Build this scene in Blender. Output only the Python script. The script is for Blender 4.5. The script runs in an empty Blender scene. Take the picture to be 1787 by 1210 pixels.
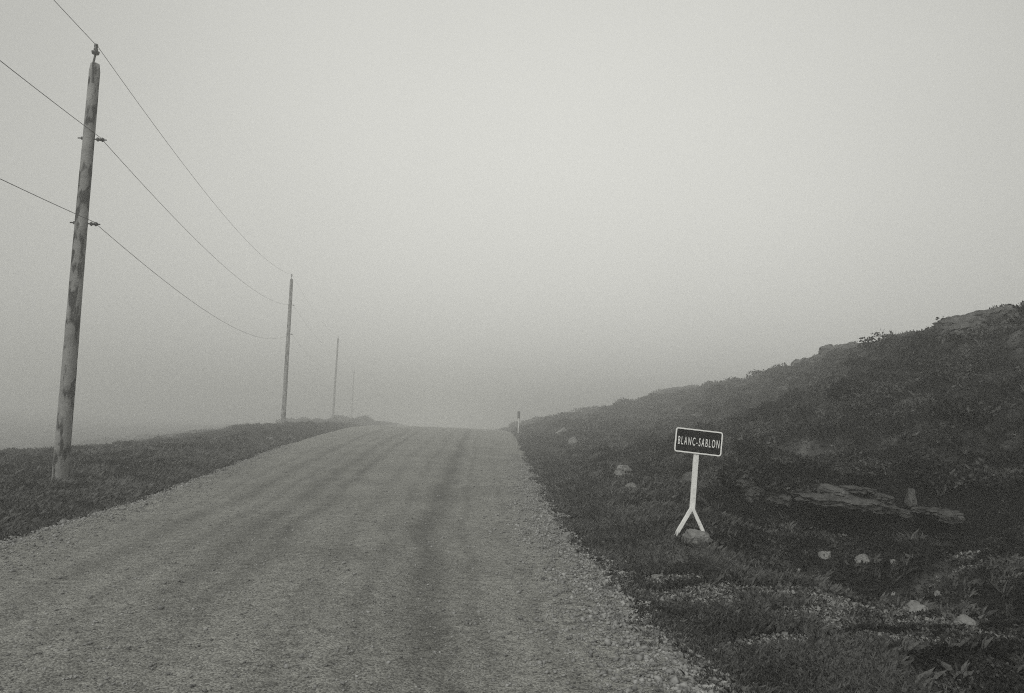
import bpy, bmesh, math, random
import numpy as np
from mathutils import Vector, Matrix

random.seed(7)
rng = np.random.default_rng(11)
scene = bpy.context.scene
C = scene.collection

# ------------------------------------------------------------------ camera
FPX, PW, PH = 1400.0, 1787.0, 1210.0
EYE = np.array([0.0, 0.0, 1.6])
pitch, roll = math.radians(5.7), math.radians(2.3)
F = np.array([0, math.cos(pitch), math.sin(pitch)])
U0 = np.array([0, -math.sin(pitch), math.cos(pitch)])
R0 = np.array([1.0, 0, 0])
R = math.cos(roll) * R0 + math.sin(roll) * U0
U = -math.sin(roll) * R0 + math.cos(roll) * U0
cd = bpy.data.cameras.new("camera")
cd.sensor_width = 36.0
cd.lens = 36.0 * FPX / PW
cd.clip_start, cd.clip_end = 0.05, 3000
cam = bpy.data.objects.new("camera", cd)
C.objects.link(cam)
m = Matrix.Identity(4)
for i in range(3):
    m[i][0], m[i][1], m[i][2], m[i][3] = R[i], U[i], -F[i], EYE[i]
cam.matrix_world = m
scene.camera = cam

# ------------------------------------------------------------------ light
SUN_EL, SUN_AZ = math.radians(38), math.radians(207)      # high behind the camera, veiled by the fog
TINT = (1.0, 1.0, 0.945)
w = bpy.data.worlds.new("World")
scene.world = w
w.use_nodes = True
nt = w.node_tree
nt.nodes.clear()
sky = nt.nodes.new("ShaderNodeTexSky")
sky.sky_type = 'NISHITA'
sky.sun_disc = False
sky.sun_elevation = SUN_EL
sky.sun_rotation = SUN_AZ
sky.dust_density = 6.0
sky.air_density = 1.0
bw = nt.nodes.new("ShaderNodeRGBToBW")
comb = nt.nodes.new("ShaderNodeVectorMath"); comb.operation = 'SCALE'
comb.inputs[0].default_value = TINT
powr = nt.nodes.new("ShaderNodeMath"); powr.operation = 'POWER'; powr.inputs[1].default_value = 0.08   # an overcast deck evens the sky out
gain = nt.nodes.new("ShaderNodeMath"); gain.operation = 'MULTIPLY'; gain.inputs[1].default_value = 5.4
bg = nt.nodes.new("ShaderNodeBackground"); bg.inputs['Strength'].default_value = 0.11
wo = nt.nodes.new("ShaderNodeOutputWorld")
nt.links.new(sky.outputs[0], bw.inputs[0])
nt.links.new(bw.outputs[0], powr.inputs[0]); nt.links.new(powr.outputs[0], gain.inputs[0])
# the cloud deck is thinner, and so brighter, low ahead; drifting banks make it uneven
tcw = nt.nodes.new("ShaderNodeTexCoord")
dotn = nt.nodes.new("ShaderNodeVectorMath"); dotn.operation = 'DOT_PRODUCT'
_g = Vector((0.06, 1.0, 0.16)).normalized(); dotn.inputs[1].default_value = _g
nt.links.new(tcw.outputs['Generated'], dotn.inputs[0])
mx0 = nt.nodes.new("ShaderNodeMath"); mx0.operation = 'MAXIMUM'; mx0.inputs[1].default_value = 0.0
pw = nt.nodes.new("ShaderNodeMath"); pw.operation = 'POWER'; pw.inputs[1].default_value = 5.0
nt.links.new(dotn.outputs['Value'], mx0.inputs[0]); nt.links.new(mx0.outputs[0], pw.inputs[0])
cn = nt.nodes.new("ShaderNodeTexNoise"); cn.inputs['Scale'].default_value = 2.2; cn.inputs['Detail'].default_value = 3
nt.links.new(tcw.outputs['Generated'], cn.inputs['Vector'])
ma = nt.nodes.new("ShaderNodeMath"); ma.operation = 'MULTIPLY_ADD'; ma.inputs[1].default_value = 0.80; ma.inputs[2].default_value = 0.66
nt.links.new(pw.outputs[0], ma.inputs[0])
mb = nt.nodes.new("ShaderNodeMath"); mb.operation = 'MULTIPLY_ADD'; mb.inputs[1].default_value = 0.22
nt.links.new(cn.outputs['Fac'], mb.inputs[0]); nt.links.new(ma.outputs[0], mb.inputs[2])
mm = nt.nodes.new("ShaderNodeMath"); mm.operation = 'MULTIPLY'
nt.links.new(gain.outputs[0], mm.inputs[0]); nt.links.new(mb.outputs[0], mm.inputs[1])
nt.links.new(mm.outputs[0], comb.inputs['Scale'])
nt.links.new(comb.outputs[0], bg.inputs['Color'])
nt.links.new(bg.outputs[0], wo.inputs['Surface'])

sd = bpy.data.lights.new("sun", 'SUN')
sd.energy = 2.4
sd.angle = math.radians(30)
sd.color = TINT
sun = bpy.data.objects.new("sun", sd)
C.objects.link(sun)
sdir = Vector((math.sin(SUN_AZ) * math.cos(SUN_EL), math.cos(SUN_AZ) * math.cos(SUN_EL), math.sin(SUN_EL)))
sun.rotation_euler = sdir.to_track_quat('Z', 'Y').to_euler()
sun.location = (0, 0, 60)

scene.view_settings.view_transform = 'Standard'
scene.view_settings.look = 'None'
scene.view_settings.gamma = 1.0
scene.view_settings.exposure = -0.2
scene.view_settings.use_curve_mapping = False
scene.render.engine = 'CYCLES'
scene.cycles.volume_bounces = 8
scene.cycles.max_bounces = 10
scene.cycles.diffuse_bounces = 2
scene.cycles.use_denoising = False
scene.cycles.pixel_filter_type = 'BOX'
scene.cycles.filter_width = 0.6
scene.cycles.use_adaptive_sampling = False

# haze: one closed box round everything
HAZE_K = 0.0087
def build_haze():
    bm = bmesh.new()
    bmesh.ops.create_cube(bm, size=1.0)
    bmesh.ops.scale(bm, vec=(760, 700, 31), verts=bm.verts)
    bmesh.ops.translate(bm, vec=(0, 230, 3.5), verts=bm.verts)
    me = bpy.data.meshes.new("haze"); bm.to_mesh(me); bm.free()
    o = bpy.data.objects.new("haze", me); C.objects.link(o)
    o['kind'] = 'stuff'; o['label'] = 'pale even fog lying over the road and the heath'; o['category'] = 'fog'
    mt = bpy.data.materials.new("fog_air"); mt.use_nodes = True
    n = mt.node_tree; n.nodes.clear()
    pv = n.nodes.new("ShaderNodeVolumePrincipled")
    pv.inputs['Color'].default_value = (1.0, 1.0, 0.985, 1)
    pv.inputs['Density'].default_value = HAZE_K
    pv.inputs['Anisotropy'].default_value = 0.45
    out = n.nodes.new("ShaderNodeOutputMaterial")
    n.links.new(pv.outputs[0], out.inputs['Volume'])
    me.materials.append(mt)
    return o

# ------------------------------------------------------------------ helpers
def ray(px, py):
    u = (px - PW / 2) / FPX; v = (PH / 2 - py) / FPX
    return F + u * R + v * U
def at(px, py, Y):
    d = ray(px, py)
    return EYE + d * (Y / d[1])
def project(p):
    q = np.asarray(p) - EYE
    z = q @ F
    return PW / 2 + FPX * (q @ R) / z, PH / 2 - FPX * (q @ U) / z

def tag(o, label=None, cat=None, group=None, kind=None):
    if label: o['label'] = label
    if cat: o['category'] = cat
    if group: o['group'] = group
    if kind: o['kind'] = kind
    return o
def empty(name, loc):
    o = bpy.data.objects.new(name, None); C.objects.link(o)
    o.location = Vector([float(c) for c in loc]); o.empty_display_size = 0.2
    return o
def link(name, bm, mat, parent=None, smooth=False):
    """bm is in world coordinates; parts are moved into their thing's frame"""
    if parent is not None:
        bmesh.ops.translate(bm, vec=-parent.location, verts=bm.verts)
    me = bpy.data.meshes.new(name); bm.to_mesh(me); bm.free()
    if smooth:
        me.polygons.foreach_set('use_smooth', [True] * len(me.polygons))
    me.materials.append(mat)
    o = bpy.data.objects.new(name, me); C.objects.link(o)
    if parent is not None: o.parent = parent
    return o
def raw_mesh(name, verts, faces, mat, nv=3, smooth=False, attr=None):
    me = bpy.data.meshes.new(name)
    nf = len(faces)
    me.vertices.add(len(verts)); me.vertices.foreach_set('co', np.asarray(verts, np.float32).ravel())
    me.loops.add(nf * nv); me.loops.foreach_set('vertex_index', np.asarray(faces, np.int32).ravel())
    me.polygons.add(nf)
    me.polygons.foreach_set('loop_start', np.arange(0, nf * nv, nv, dtype=np.int32))
    me.polygons.foreach_set('loop_total', np.full(nf, nv, np.int32))
    if smooth: me.polygons.foreach_set('use_smooth', np.ones(nf, bool))
    if attr is not None:
        for k, a in attr.items():
            at_ = me.attributes.new(k, 'FLOAT', 'POINT'); at_.data.foreach_set('value', np.asarray(a, np.float32))
    me.update(calc_edges=True); me.validate()
    me.materials.append(mat)
    o = bpy.data.objects.new(name, me); C.objects.link(o)
    return o

# numpy value noise
_perm = rng.random((256, 256))
def vnoise(x, y):
    xi = np.floor(x).astype(int); yi = np.floor(y).astype(int)
    fx = x - xi; fy = y - yi
    fx = fx * fx * fx * (fx * (fx * 6 - 15) + 10); fy = fy * fy * fy * (fy * (fy * 6 - 15) + 10)
    a = _perm[xi & 255, yi & 255]; b = _perm[(xi + 1) & 255, yi & 255]
    c = _perm[xi & 255, (yi + 1) & 255]; d = _perm[(xi + 1) & 255, (yi + 1) & 255]
    return (a * (1 - fx) + b * fx) * (1 - fy) + (c * (1 - fx) + d * fx) * fy
def fbm(x, y, sc, octv=4, gain=0.5):
    s = 0; a = 1; t = 0
    cs, sn = math.cos(0.6), math.sin(0.6)
    x = x / sc; y = y / sc
    for k in range(octv):
        s = s + a * vnoise(x + 17.3 * k, y - 9.1 * k); t += a
        a *= gain; x, y = (x * cs - y * sn) * 2.03, (x * sn + y * cs) * 2.03
    return s / t - 0.5
def sstep(a, b, x):
    t = np.clip((x - a) / (b - a), 0, 1)
    return t * t * (3 - 2 * t)

# ------------------------------------------------------------------ terrain heights
YT = np.array([-60, -5, 5.3, 9.2, 15.0, 29.5, 45, 60, 74, 100, 150, 400.0])
XLT = np.array([2.5, -3.4, -4.95, -5.55, -6.2, -8.75, -10.9, -12.9, -14.6, -17.0, -21, -42])
XRT = np.array([9, 2.7, 1.38, 1.0, 0.75, 0.75, 0.70, 0.60, 0.5, -.2, -3, -28])
def XL(Y): return np.interp(Y, YT, XLT) + 0.36 * fbm(Y, Y * 0 + 3.3, 2.4, 5, .6)
def XR(Y): return np.interp(Y, YT, XRT) + 0.46 * fbm(Y, Y * 0 + 8.3, 1.9, 5, .6)
ZT_Y = np.array([-60, -20, 0, 10, 20, 30, 45, 60, 70, 80, 95, 130, 200, 400.0])
ZT_Z = np.array([-.5, -.3, 0, .13, .26, .39, .585, .78, .90, 1.0, 1.07, 1.0, .8, 0])
_yy = np.linspace(-60, 400, 2301)
_zz = np.interp(_yy, ZT_Y, ZT_Z)
_k = np.exp(-np.linspace(-2, 2, 31) ** 2); _k /= _k.sum()
_zz = np.convolve(np.pad(_zz, 15, mode='edge'), _k, mode='valid')
def ZR(Y): return np.interp(Y, _yy, _zz)

cp = []
def P(px, py, Y, dz=0.0):
    p = at(px, py, Y); cp.append((p[0], p[1], p[2] + dz)); return p
def W(x, y, z): cp.append((x, y, z))
# right hill: skyline, then the ground behind it
for px, py, Y in [(1787, 556, 19), (1733, 563, 20), (1690, 568, 22), (1640, 580, 26), (1590, 595, 31), (1520, 611, 40), (1450, 628, 52),
                  (1380, 651, 66), (1300, 670, 84), (1200, 684, 105), (1120, 705, 125), (1000, 735, 150), (920, 749, 170)]:
    p = P(px, py, Y)
    W(p[0] * 1.35, p[1] * 1.35, p[2] * 1.1)
    W(p[0] * 2.2, p[1] * 2.2, p[2] * 1.1)
for px, py, Y in [(1733, 640, 19), (1733, 760, 16), (1733, 880, 14), (1600, 680, 22.5), (1600, 800, 17), (1500, 700, 25),
                  (1500, 800, 18), (1400, 700, 34), (1400, 800, 20.5), (1300, 720, 44), (1300, 800, 24), (1200, 720, 62), (1200, 780, 32),
                  (1100, 735, 70), (1100, 800, 31), (1000, 760, 62), (1010, 810, 28), (1100, 900, 14), (1040, 870, 15.5), (1300, 890, 15.5), (1210, 930, 13),
                  (1500, 905, 14), (1600, 935, 13.3), (1733, 960, 12.8), (1500, 1000, 11.2), (1733, 1010, 11), (1350, 980, 11.5), (1200, 1000, 10.2),
                  (1733, 1200, 6.2), (1500, 1150, 6.9), (1300, 1100, 7.4), (1787, 1100, 8.2)]:
    P(px, py, Y * (0.86 if px > 1190 and Y < 26 else 1.0))
# left side
for px, py, Y in [(50, 900, 11), (105, 850, 16.5), (20, 850, 16.5), (220, 815, 21), (50, 800, 28), (200, 788, 32), (300, 775, 40), (400, 759, 54),
                  (450, 751, 62), (494, 744, 70), (560, 741, 80), (620, 743, 92), (581, 733, 140), (613, 734, 210), (330, 800, 27), (430, 775, 38), (-150, 800, 26), (-400, 830, 24)]:
    P(px, py, Y)
for x, y, z in [(-40, 30, -2.2), (-27, 50, -1.4), (-45, 70, -4), (-70, 100, -6), (-45, 95, -2.5), (-28, 98, 0.2), (-120, 40, -4), (-120, 160, -3), (-55, 150, -1.5), (-8, 150, 1.0),
                (-15, 0, -0.6), (-8, -5, -0.3), (-40, -10, -2), (6, 0, -0.7), (4, 3, -0.45), (15, 0, -0.5), (40, 0, 3.5), (30, 12, 6.5), (60, 25, 13),
                (-20, -60, -1.5), (10, -60, -1), (60, -60, 2), (-150, -60, -4), (0, 300, -1), (-150, 320, -3), (150, 320, 6), (120, 100, 14), (150, 0, 12)]:
    W(x, y, z)
cp = np.array(cp)
def _warp(x, y):      # flatten far distances so near detail controls itself
    r = np.hypot(x, y) + 1e-6
    s = np.log1p(r / 6.0) * 6.0 / r
    return x * s, y * s
def _tps_setup(pts):
    x, y = _warp(pts[:, 0], pts[:, 1]); n = len(pts)
    d2 = (x[:, None] - x) ** 2 + (y[:, None] - y) ** 2
    K = 0.5 * d2 * np.log(d2 + 1e-9) + np.eye(n) * 0.4
    Pm = np.c_[np.ones(n), x, y]
    A = np.zeros((n + 3, n + 3)); A[:n, :n] = K; A[:n, n:] = Pm; A[n:, :n] = Pm.T
    return np.linalg.solve(A, np.r_[pts[:, 2], 0, 0, 0]), x, y
# the log warp compresses range, so fit slope-like quantity z-1.6 over distance
_r = np.hypot(cp[:, 0], cp[:, 1]) + 2.0
_fit = cp.copy(); _fit[:, 2] = (cp[:, 2] - 1.6) / _r
_w, _cx, _cy = _tps_setup(_fit)
def base_z(x, y):
    x = np.asarray(x, float); y = np.asarray(y, float); sh = x.shape
    x = x.ravel(); y = y.ravel(); out = np.empty_like(x)
    for i in range(0, len(x), 20000):
        a, b = _warp(x[i:i + 20000], y[i:i + 20000])
        d2 = (a[:, None] - _cx) ** 2 + (b[:, None] - _cy) ** 2
        v = 0.5 * d2 * np.log(d2 + 1e-9) @ _w[:len(_cx)] + _w[-3] + _w[-2] * a + _w[-1] * b
        out[i:i + 20000] = 1.6 + v * (np.hypot(x[i:i + 20000], y[i:i + 20000]) + 2.0)
    return out.reshape(sh)

FIX = []
_b = [at(*q) for q in ((1230, 890, 13.0), (1290, 890, 12.6), (1430, 895, 12.3), (1620, 905, 11.9), (1750, 950, 11.3), (1950, 960, 10.8))]
LX = np.array([q[0] for q in _b]); LY = np.array([q[1] for q in _b])
def terrain(x, y, fine=True):
    x = np.asarray(x, float); y = np.asarray(y, float)
    z = base_z(x, y)
    dL = XL(y) - x; dR = x - XR(y)                 # positive outside the road
    dout = np.maximum(dL, dR)
    veg = sstep(0.1, 1.6, dout)
    near = 1.0 / (1 + (np.hypot(x, y) / 60.0) ** 2)
    # peat bank at the foot of the hill
    yl = np.interp(x, LX, LY) + 0.4 * fbm(x, y * 0 + 1.1, 1.3, 3)
    mk = sstep(2.9, 4.0, x) * (1 - sstep(14, 20, x))
    z = z + mk * 0.34 * np.tanh((y - yl) / 0.12) * np.exp(-((y - yl) / 3.0) ** 2)
    # hummocks and tussocks
    hill = sstep(1.0, 12, dR)
    hum = fbm(x, y, 3.0, 4, 0.55)
    z = z + veg * (0.16 + 0.85 * hill) * hum
    ter = fbm(x * 0.45, y + 0.35 * x, 1.5, 3, 0.5)            # little terraces along the slope
    z = z + veg * sstep(0.6, 6, dR) * 0.36 * np.tanh(ter * 11) * sstep(200, 60, y)
    h2 = sstep(2.0, 6.0, dR)
    bil = np.sqrt(np.abs(fbm(x * .8 + 31, y + 7, 1.5, 2, 0.5)) * 2 + 0.004)          # rounded cushions parted by creases
    bil2 = np.sqrt(np.abs(fbm(x + 11, y + 57, 0.6, 2, 0.5)) * 2 + 0.004)
    z = z + veg * (0.03 + 0.50 * h2) * (bil - .45) + veg * (0.05 + 0.17 * h2) * (bil2 - .45) - 0.12 * hill
    if fine:
        z = z + veg * 0.05 * fbm(x, y, 0.28, 3) * 2
    for fx_, fy_, fd_, fr_ in FIX:
        z = z + fd_ * np.exp(-((x - fx_) ** 2 + (y - fy_) ** 2) / fr_ ** 2)
    # road
    zr = ZR(y)
    W_ = XR(y) - XL(y); c = (x - XL(y)) / W_
    zroad = zr + 0.06 * (1 - (2 * np.clip(c, 0, 1) - 1) ** 2) - 0.03
    for cc, ww, dd in [(0.72, .35, .018), (0.42, .4, .014), (0.27, .35, .012), (0.58, .25, .008)]:
        zroad = zroad - dd * np.exp(-(((c - cc) * W_) / ww) ** 2)
    zroad = zroad + 0.03 * np.exp(-((dR + 0.45) / 0.3) ** 2) + 0.05 * np.exp(-((dL + 0.25) / 0.25) ** 2)
    zroad = zroad + 0.02 * fbm(x, y, 1.2, 3) + 0.012 * fbm(x, y, 0.22, 3)
    t = sstep(0.0, 1.5, dout)
    shoulder = zroad - 0.12 * sstep(0, .5, dout)
    return shoulder * (1 - t) + z * t, dout

_f = at(1203, 936, 11.0)
_q = terrain(np.array([_f[0]]), np.array([_f[1]]), False)[0][0]
FIX.append((_f[0], _f[1], _f[2] - 0.03 - _q, 1.5))
for _px, _py, _Y, _d, _r in [(1480, 905, 12.0, -.45, .5), (1550, 915, 11.8, -.3, .4), (1650, 920, 11.6, -.45, .45), (1720, 955, 11.0, -.3, .5)]:
    _g = at(_px, _py, _Y); FIX.append((_g[0], _g[1], _d, _r))
def hit(px, py, lo=3.0, hi=140):
    d = ray(px, py); d = d / d[1]
    Y = np.geomspace(lo, hi, 2500)
    pts = EYE + d * Y[:, None]
    tz, _ = terrain(pts[:, 0], pts[:, 1])
    i = np.argmax(pts[:, 2] < tz)
    return pts[i], Y[i]

# ------------------------------------------------------------------ materials
def grey(v): return (v, v, v * 0.985, 1)
def mat(name, lo, hi, scale=8, detail=6, rough=0.9, bump=0.0, bscale=None, cols=None, spec=0.2):
    mt = bpy.data.materials.new(name); mt.use_nodes = True
    n = mt.node_tree; b = n.nodes['Principled BSDF']
    b.inputs['Roughness'].default_value = rough
    b.inputs['Specular IOR Level'].default_value = spec
    tc = n.nodes.new('ShaderNodeTexCoord')
    nz = n.nodes.new('ShaderNodeTexNoise'); nz.inputs['Scale'].default_value = scale; nz.inputs['Detail'].default_value = detail
    nz.inputs['Roughness'].default_value = 0.65
    n.links.new(tc.outputs['Object'], nz.inputs['Vector'])
    cr = n.nodes.new('ShaderNodeValToRGB')
    cr.color_ramp.elements[0].position = 0.32; cr.color_ramp.elements[0].color = grey(lo)
    cr.color_ramp.elements[1].position = 0.68; cr.color_ramp.elements[1].color = grey(hi)
    for p_, v_ in (cols or []):
        e = cr.color_ramp.elements.new(p_); e.color = grey(v_)
    n.links.new(nz.outputs['Fac'], cr.inputs['Fac'])
    n.links.new(cr.outputs[0], b.inputs['Base Color'])
    if bump:
        bz = n.nodes.new('ShaderNodeTexNoise'); bz.inputs['Scale'].default_value = bscale or scale * 4; bz.inputs['Detail'].default_value = 5
        n.links.new(tc.outputs['Object'], bz.inputs['Vector'])
        bp = n.nodes.new('ShaderNodeBump'); bp.inputs['Strength'].default_value = bump; bp.inputs['Distance'].default_value = 0.02
        n.links.new(bz.outputs['Fac'], bp.inputs['Height']); n.links.new(bp.outputs[0], b.inputs['Normal'])
    mt['_'] = 0
    return mt
M = {}
M['peat'] = mat('peat_soil', 0.012, 0.035, 3, 8, bump=0.6, bscale=30)
M['rock'] = mat('weathered_rock', 0.06, 0.20, 5, 9, bump=0.8, bscale=18, cols=[(0.5, 0.2)])
M['palerock'] = mat('pale_limestone', 0.10, 0.26, 7, 9, bump=0.7, bscale=22)
M['darkrock'] = mat('mossy_rock', 0.03, 0.13, 4, 9, bump=0.9, bscale=16)
M['ledge'] = mat('lichened_ledge_rock', 0.02, 0.11, 3.5, 9, bump=0.9, bscale=16)
M['stone'] = mat('gravel_stone', 0.07, 0.38, 9, 3, rough=0.85)
M['wood'] = mat('weathered_wood', 0.05, 0.20, 3, 9, bump=0.5, bscale=25, cols=[(0.42, 0.09), (0.5, 0.15)])
M['metal'] = mat('dark_iron', 0.02, 0.05, 12, 4, rough=0.6, spec=0.5)
M['porcelain'] = mat('dark_glazed_porcelain', 0.02, 0.04, 5, 3, rough=0.3, spec=0.5)
M['wire'] = mat('oxidised_cable', 0.015, 0.03, 5, 3, rough=0.6)
M['white'] = mat('chalky_white_paint', 0.32, 0.8, 14, 9, rough=0.6, bump=0.2, cols=[(0.42, 0.7)])
M['black'] = mat('black_enamel', 0.006, 0.012, 10, 6, rough=0.45)
M['letter'] = mat('white_reflective_lettering', 0.75, 0.9, 18, 5, rough=0.5)

def leaf_mat(name, vals, pale):
    mt = bpy.data.materials.new(name); mt.use_nodes = True
    n = mt.node_tree; b = n.nodes['Principled BSDF']; b.inputs['Roughness'].default_value = 0.85
    b.inputs['Specular IOR Level'].default_value = 0.12
    tc = n.nodes.new('ShaderNodeTexCoord')
    a = n.nodes.new('ShaderNodeTexNoise'); a.inputs['Scale'].default_value = 0.9; a.inputs['Detail'].default_value = 6
    n.links.new(tc.outputs['Object'], a.inputs['Vector'])
    at_ = n.nodes.new('ShaderNodeAttribute'); at_.attribute_name = 'tone'
    pl = n.nodes.new('ShaderNodeAttribute'); pl.attribute_name = 'pale'
    cr = n.nodes.new('ShaderNodeValToRGB')
    cr.color_ramp.elements[0].position = 0.3; cr.color_ramp.elements[0].color = grey(vals[0])
    cr.color_ramp.elements[1].position = 0.75; cr.color_ramp.elements[1].color = grey(vals[2])
    e = cr.color_ramp.elements.new(0.52); e.color = grey(vals[1])
    ad = n.nodes.new('ShaderNodeMath'); ad.operation = 'ADD'
    n.links.new(a.outputs['Fac'], ad.inputs[0]); n.links.new(at_.outputs['Fac'], ad.inputs[1])
    n.links.new(ad.outputs[0], cr.inputs['Fac'])
    mx = n.nodes.new('ShaderNodeMix'); mx.data_type = 'RGBA'
    mx.inputs['B'].default_value = grey(pale)
    n.links.new(cr.outputs[0], mx.inputs['A']); n.links.new(pl.outputs['Fac'], mx.inputs['Factor'])
    n.links.new(mx.outputs['Result'], b.inputs['Base Color'])
    bz = n.nodes.new('ShaderNodeTexNoise'); bz.inputs['Scale'].default_value = 22; bz.inputs['Detail'].default_value = 6
    n.links.new(tc.outputs['Object'], bz.inputs['Vector'])
    bp = n.nodes.new('ShaderNodeBump'); bp.inputs['Strength'].default_value = 0.9; bp.inputs['Distance'].default_value = 0.05
    n.links.new(bz.outputs['Fac'], bp.inputs['Height']); n.links.new(bp.outputs[0], b.inputs['Normal'])
    return mt
M['heath'] = leaf_mat('heath_foliage', (0.006, 0.024, 0.11), 0.27)
M['grass'] = leaf_mat('dry_grass', (0.02, 0.05, 0.12), 0.3)
M['shrub'] = leaf_mat('shrub_foliage', (0.006, 0.022, 0.10), 0.2)

def road_mat():
    mt = bpy.data.materials.new('packed_gravel'); mt.use_nodes = True
    n = mt.node_tree; b = n.nodes['Principled BSDF']; b.inputs['Roughness'].default_value = 0.92
    b.inputs['Specular IOR Level'].default_value = 0.15
    tc = n.nodes.new('ShaderNodeTexCoord')
    def nz(s, d=6, r=0.6):
        q = n.nodes.new('ShaderNodeTexNoise'); q.inputs['Scale'].default_value = s; q.inputs['Detail'].default_value = d; q.inputs['Roughness'].default_value = r
        n.links.new(tc.outputs['Object'], q.inputs['Vector']); return q
    def ramp(src, p0, c0, p1, c1):
        q = n.nodes.new('ShaderNodeValToRGB'); e = q.color_ramp.elements
        e[0].position = p0; e[0].color = grey(c0); e[1].position = p1; e[1].color = grey(c1)
        n.links.new(src, q.inputs['Fac']); return q
    def mul(a, b_):
        q = n.nodes.new('ShaderNodeMix'); q.data_type = 'RGBA'; q.blend_type = 'MULTIPLY'; q.inputs['Factor'].default_value = 1
        n.links.new(a, q.inputs['A']); n.links.new(b_, q.inputs['B']); return q.outputs['Result']
    big = ramp(nz(0.5, 5).outputs['Fac'], 0.3, 0.165, 0.7, 0.235)
    mid = ramp(nz(9, 8, .75).outputs['Fac'], 0.34, 0.70, 0.66, 1.22)
    vo = n.nodes.new('ShaderNodeTexVoronoi'); vo.inputs['Scale'].default_value = 80
    n.links.new(tc.outputs['Object'], vo.inputs['Vector'])
    sep = n.nodes.new('ShaderNodeSeparateColor'); n.links.new(vo.outputs['Color'], sep.inputs[0])
    grn = ramp(sep.outputs[0], 0.0, 0.45, 1.0, 1.5)
    tr = n.nodes.new('ShaderNodeAttribute'); tr.attribute_name = 'track'
    trr = ramp(tr.outputs['Fac'], 0.0, 1.12, 1.0, 0.62)
    col = mul(mul(mul(big.outputs[0], mid.outputs[0]), grn.outputs[0]), trr.outputs[0])
    n.links.new(col, b.inputs['Base Color'])
    vb = n.nodes.new('ShaderNodeTexVoronoi'); vb.inputs['Scale'].default_value = 80
    n.links.new(tc.outputs['Object'], vb.inputs['Vector'])
    inv = n.nodes.new('ShaderNodeMath'); inv.operation = 'SUBTRACT'; inv.inputs[0].default_value = 1
    n.links.new(vb.outputs['Distance'], inv.inputs[1])
    bp = n.nodes.new('ShaderNodeBump'); bp.inputs['Strength'].default_value = 0.8; bp.inputs['Distance'].default_value = 0.009
    n.links.new(inv.outputs[0], bp.inputs['Height']); n.links.new(bp.outputs[0], b.inputs['Normal'])
    return mt
M['road'] = road_mat()

# ------------------------------------------------------------------ ground sheets
def spaced(a, b, near, far_, mid=0.0, k=0.022):
    """coordinates from a to b, spacing growing with distance from mid"""
    out = [mid]; x = mid
    while x < b: x += min(far_, near + k * abs(x - mid)); out.append(x)
    x = mid; lo = []
    while x > a: x -= min(far_, near + k * abs(x - mid)); lo.append(x)
    return np.array(lo[::-1] + out)

def pale_at(x, y):
    """pale lichen and stony turf showing between the heath"""
    n1 = fbm(x * 0.6, y * 1.3, 0.55, 4, 0.6); n2 = fbm(x + 50, y * 1.0, 2.6, 3)
    reg = np.exp(-((x - 2.9) / 2.0) ** 2 - ((y - 7.4) / 1.7) ** 2)
    v = sstep(0.02, 0.2, n1 + 0.40 * reg - 0.20 + 0.25 * n2)
    return v * 0.9
def build_ground():
    xs = spaced(-320, 320, 0.07, 9, 1.5, 0.016)
    ys = spaced(-90, 520, 0.07, 9, 6.0, 0.014)
    X, Y = np.meshgrid(xs, ys)
    Z, dout = terrain(X, Y)
    Z = Z - 0.05 * sstep(0.05, -0.25, dout)       # the ground dips below the road sheet
    V = np.c_[X.ravel(), Y.ravel(), Z.ravel()]
    nx, ny = len(xs), len(ys)
    idx = np.arange(nx * ny).reshape(ny, nx)
    Fq = np.stack([idx[:-1, :-1], idx[:-1, 1:], idx[1:, 1:], idx[1:, :-1]], -1).reshape(-1, 4)
    pal = pale_at(X, Y).ravel()
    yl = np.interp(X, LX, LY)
    bank = (np.exp(-((Y - yl) / 0.7) ** 2) * sstep(2.9, 4.0, X)).ravel()      # bare peat in the bank, toned darker to paint in the hollow's shade
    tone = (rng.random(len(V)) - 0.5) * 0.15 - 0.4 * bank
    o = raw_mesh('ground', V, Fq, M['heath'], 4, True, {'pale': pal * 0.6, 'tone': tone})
    tag(o, kind='structure'); print('ground', len(V))
    return o
def build_road():
    ys = spaced(-70, 380, 0.07, 5, 5.0, 0.012)
    nc = 110
    c = np.linspace(0, 1, nc)
    Yg, Cg = np.meshgrid(ys, c, indexing='ij')
    e0, e1 = XL(ys) - 0.05, XR(ys) + 0.05
    X = e0[:, None] + (e1 - e0)[:, None] * Cg
    # ragged edges
    Z, dout = terrain(X, Yg)
    Z = Z + 0.006
    Z[:, 0] -= 0.08; Z[:, -1] -= 0.08
    W_ = XR(Yg) - XL(Yg); cc = (X - XL(Yg)) / W_
    tr = 0
    for q, ww, dd in [(0.72, .24, .95), (0.79, .07, .5), (0.64, .10, .5), (0.56, .12, .35), (0.44, .14, .8), (0.37, .20, .7), (0.30, .10, .5), (0.22, .18, .7), (0.15, .08, .4), (0.87, .08, .35)]:
        wob = 0.25 * fbm(Yg, Yg * 0 + q * 50, 9, 2)
        tr = tr + dd * np.exp(-(((cc - q) * W_ + wob) / ww) ** 2)
    tr = np.clip(tr * (0.6 + 1.1 * (fbm(X * 2.2, Yg * .7, 0.9, 4) + 0.25)), 0, 1)
    V = np.c_[X.ravel(), Yg.ravel(), Z.ravel()]
    idx = np.arange(len(V)).reshape(len(ys), nc)
    Fq = np.stack([idx[:-1, :-1], idx[:-1, 1:], idx[1:, 1:], idx[1:, :-1]], -1).reshape(-1, 4)
    o = raw_mesh('road', V, Fq, M['road'], 4, True, {'track': tr.ravel()})
    tag(o, kind='structure')
build_ground(); build_road()

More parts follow.
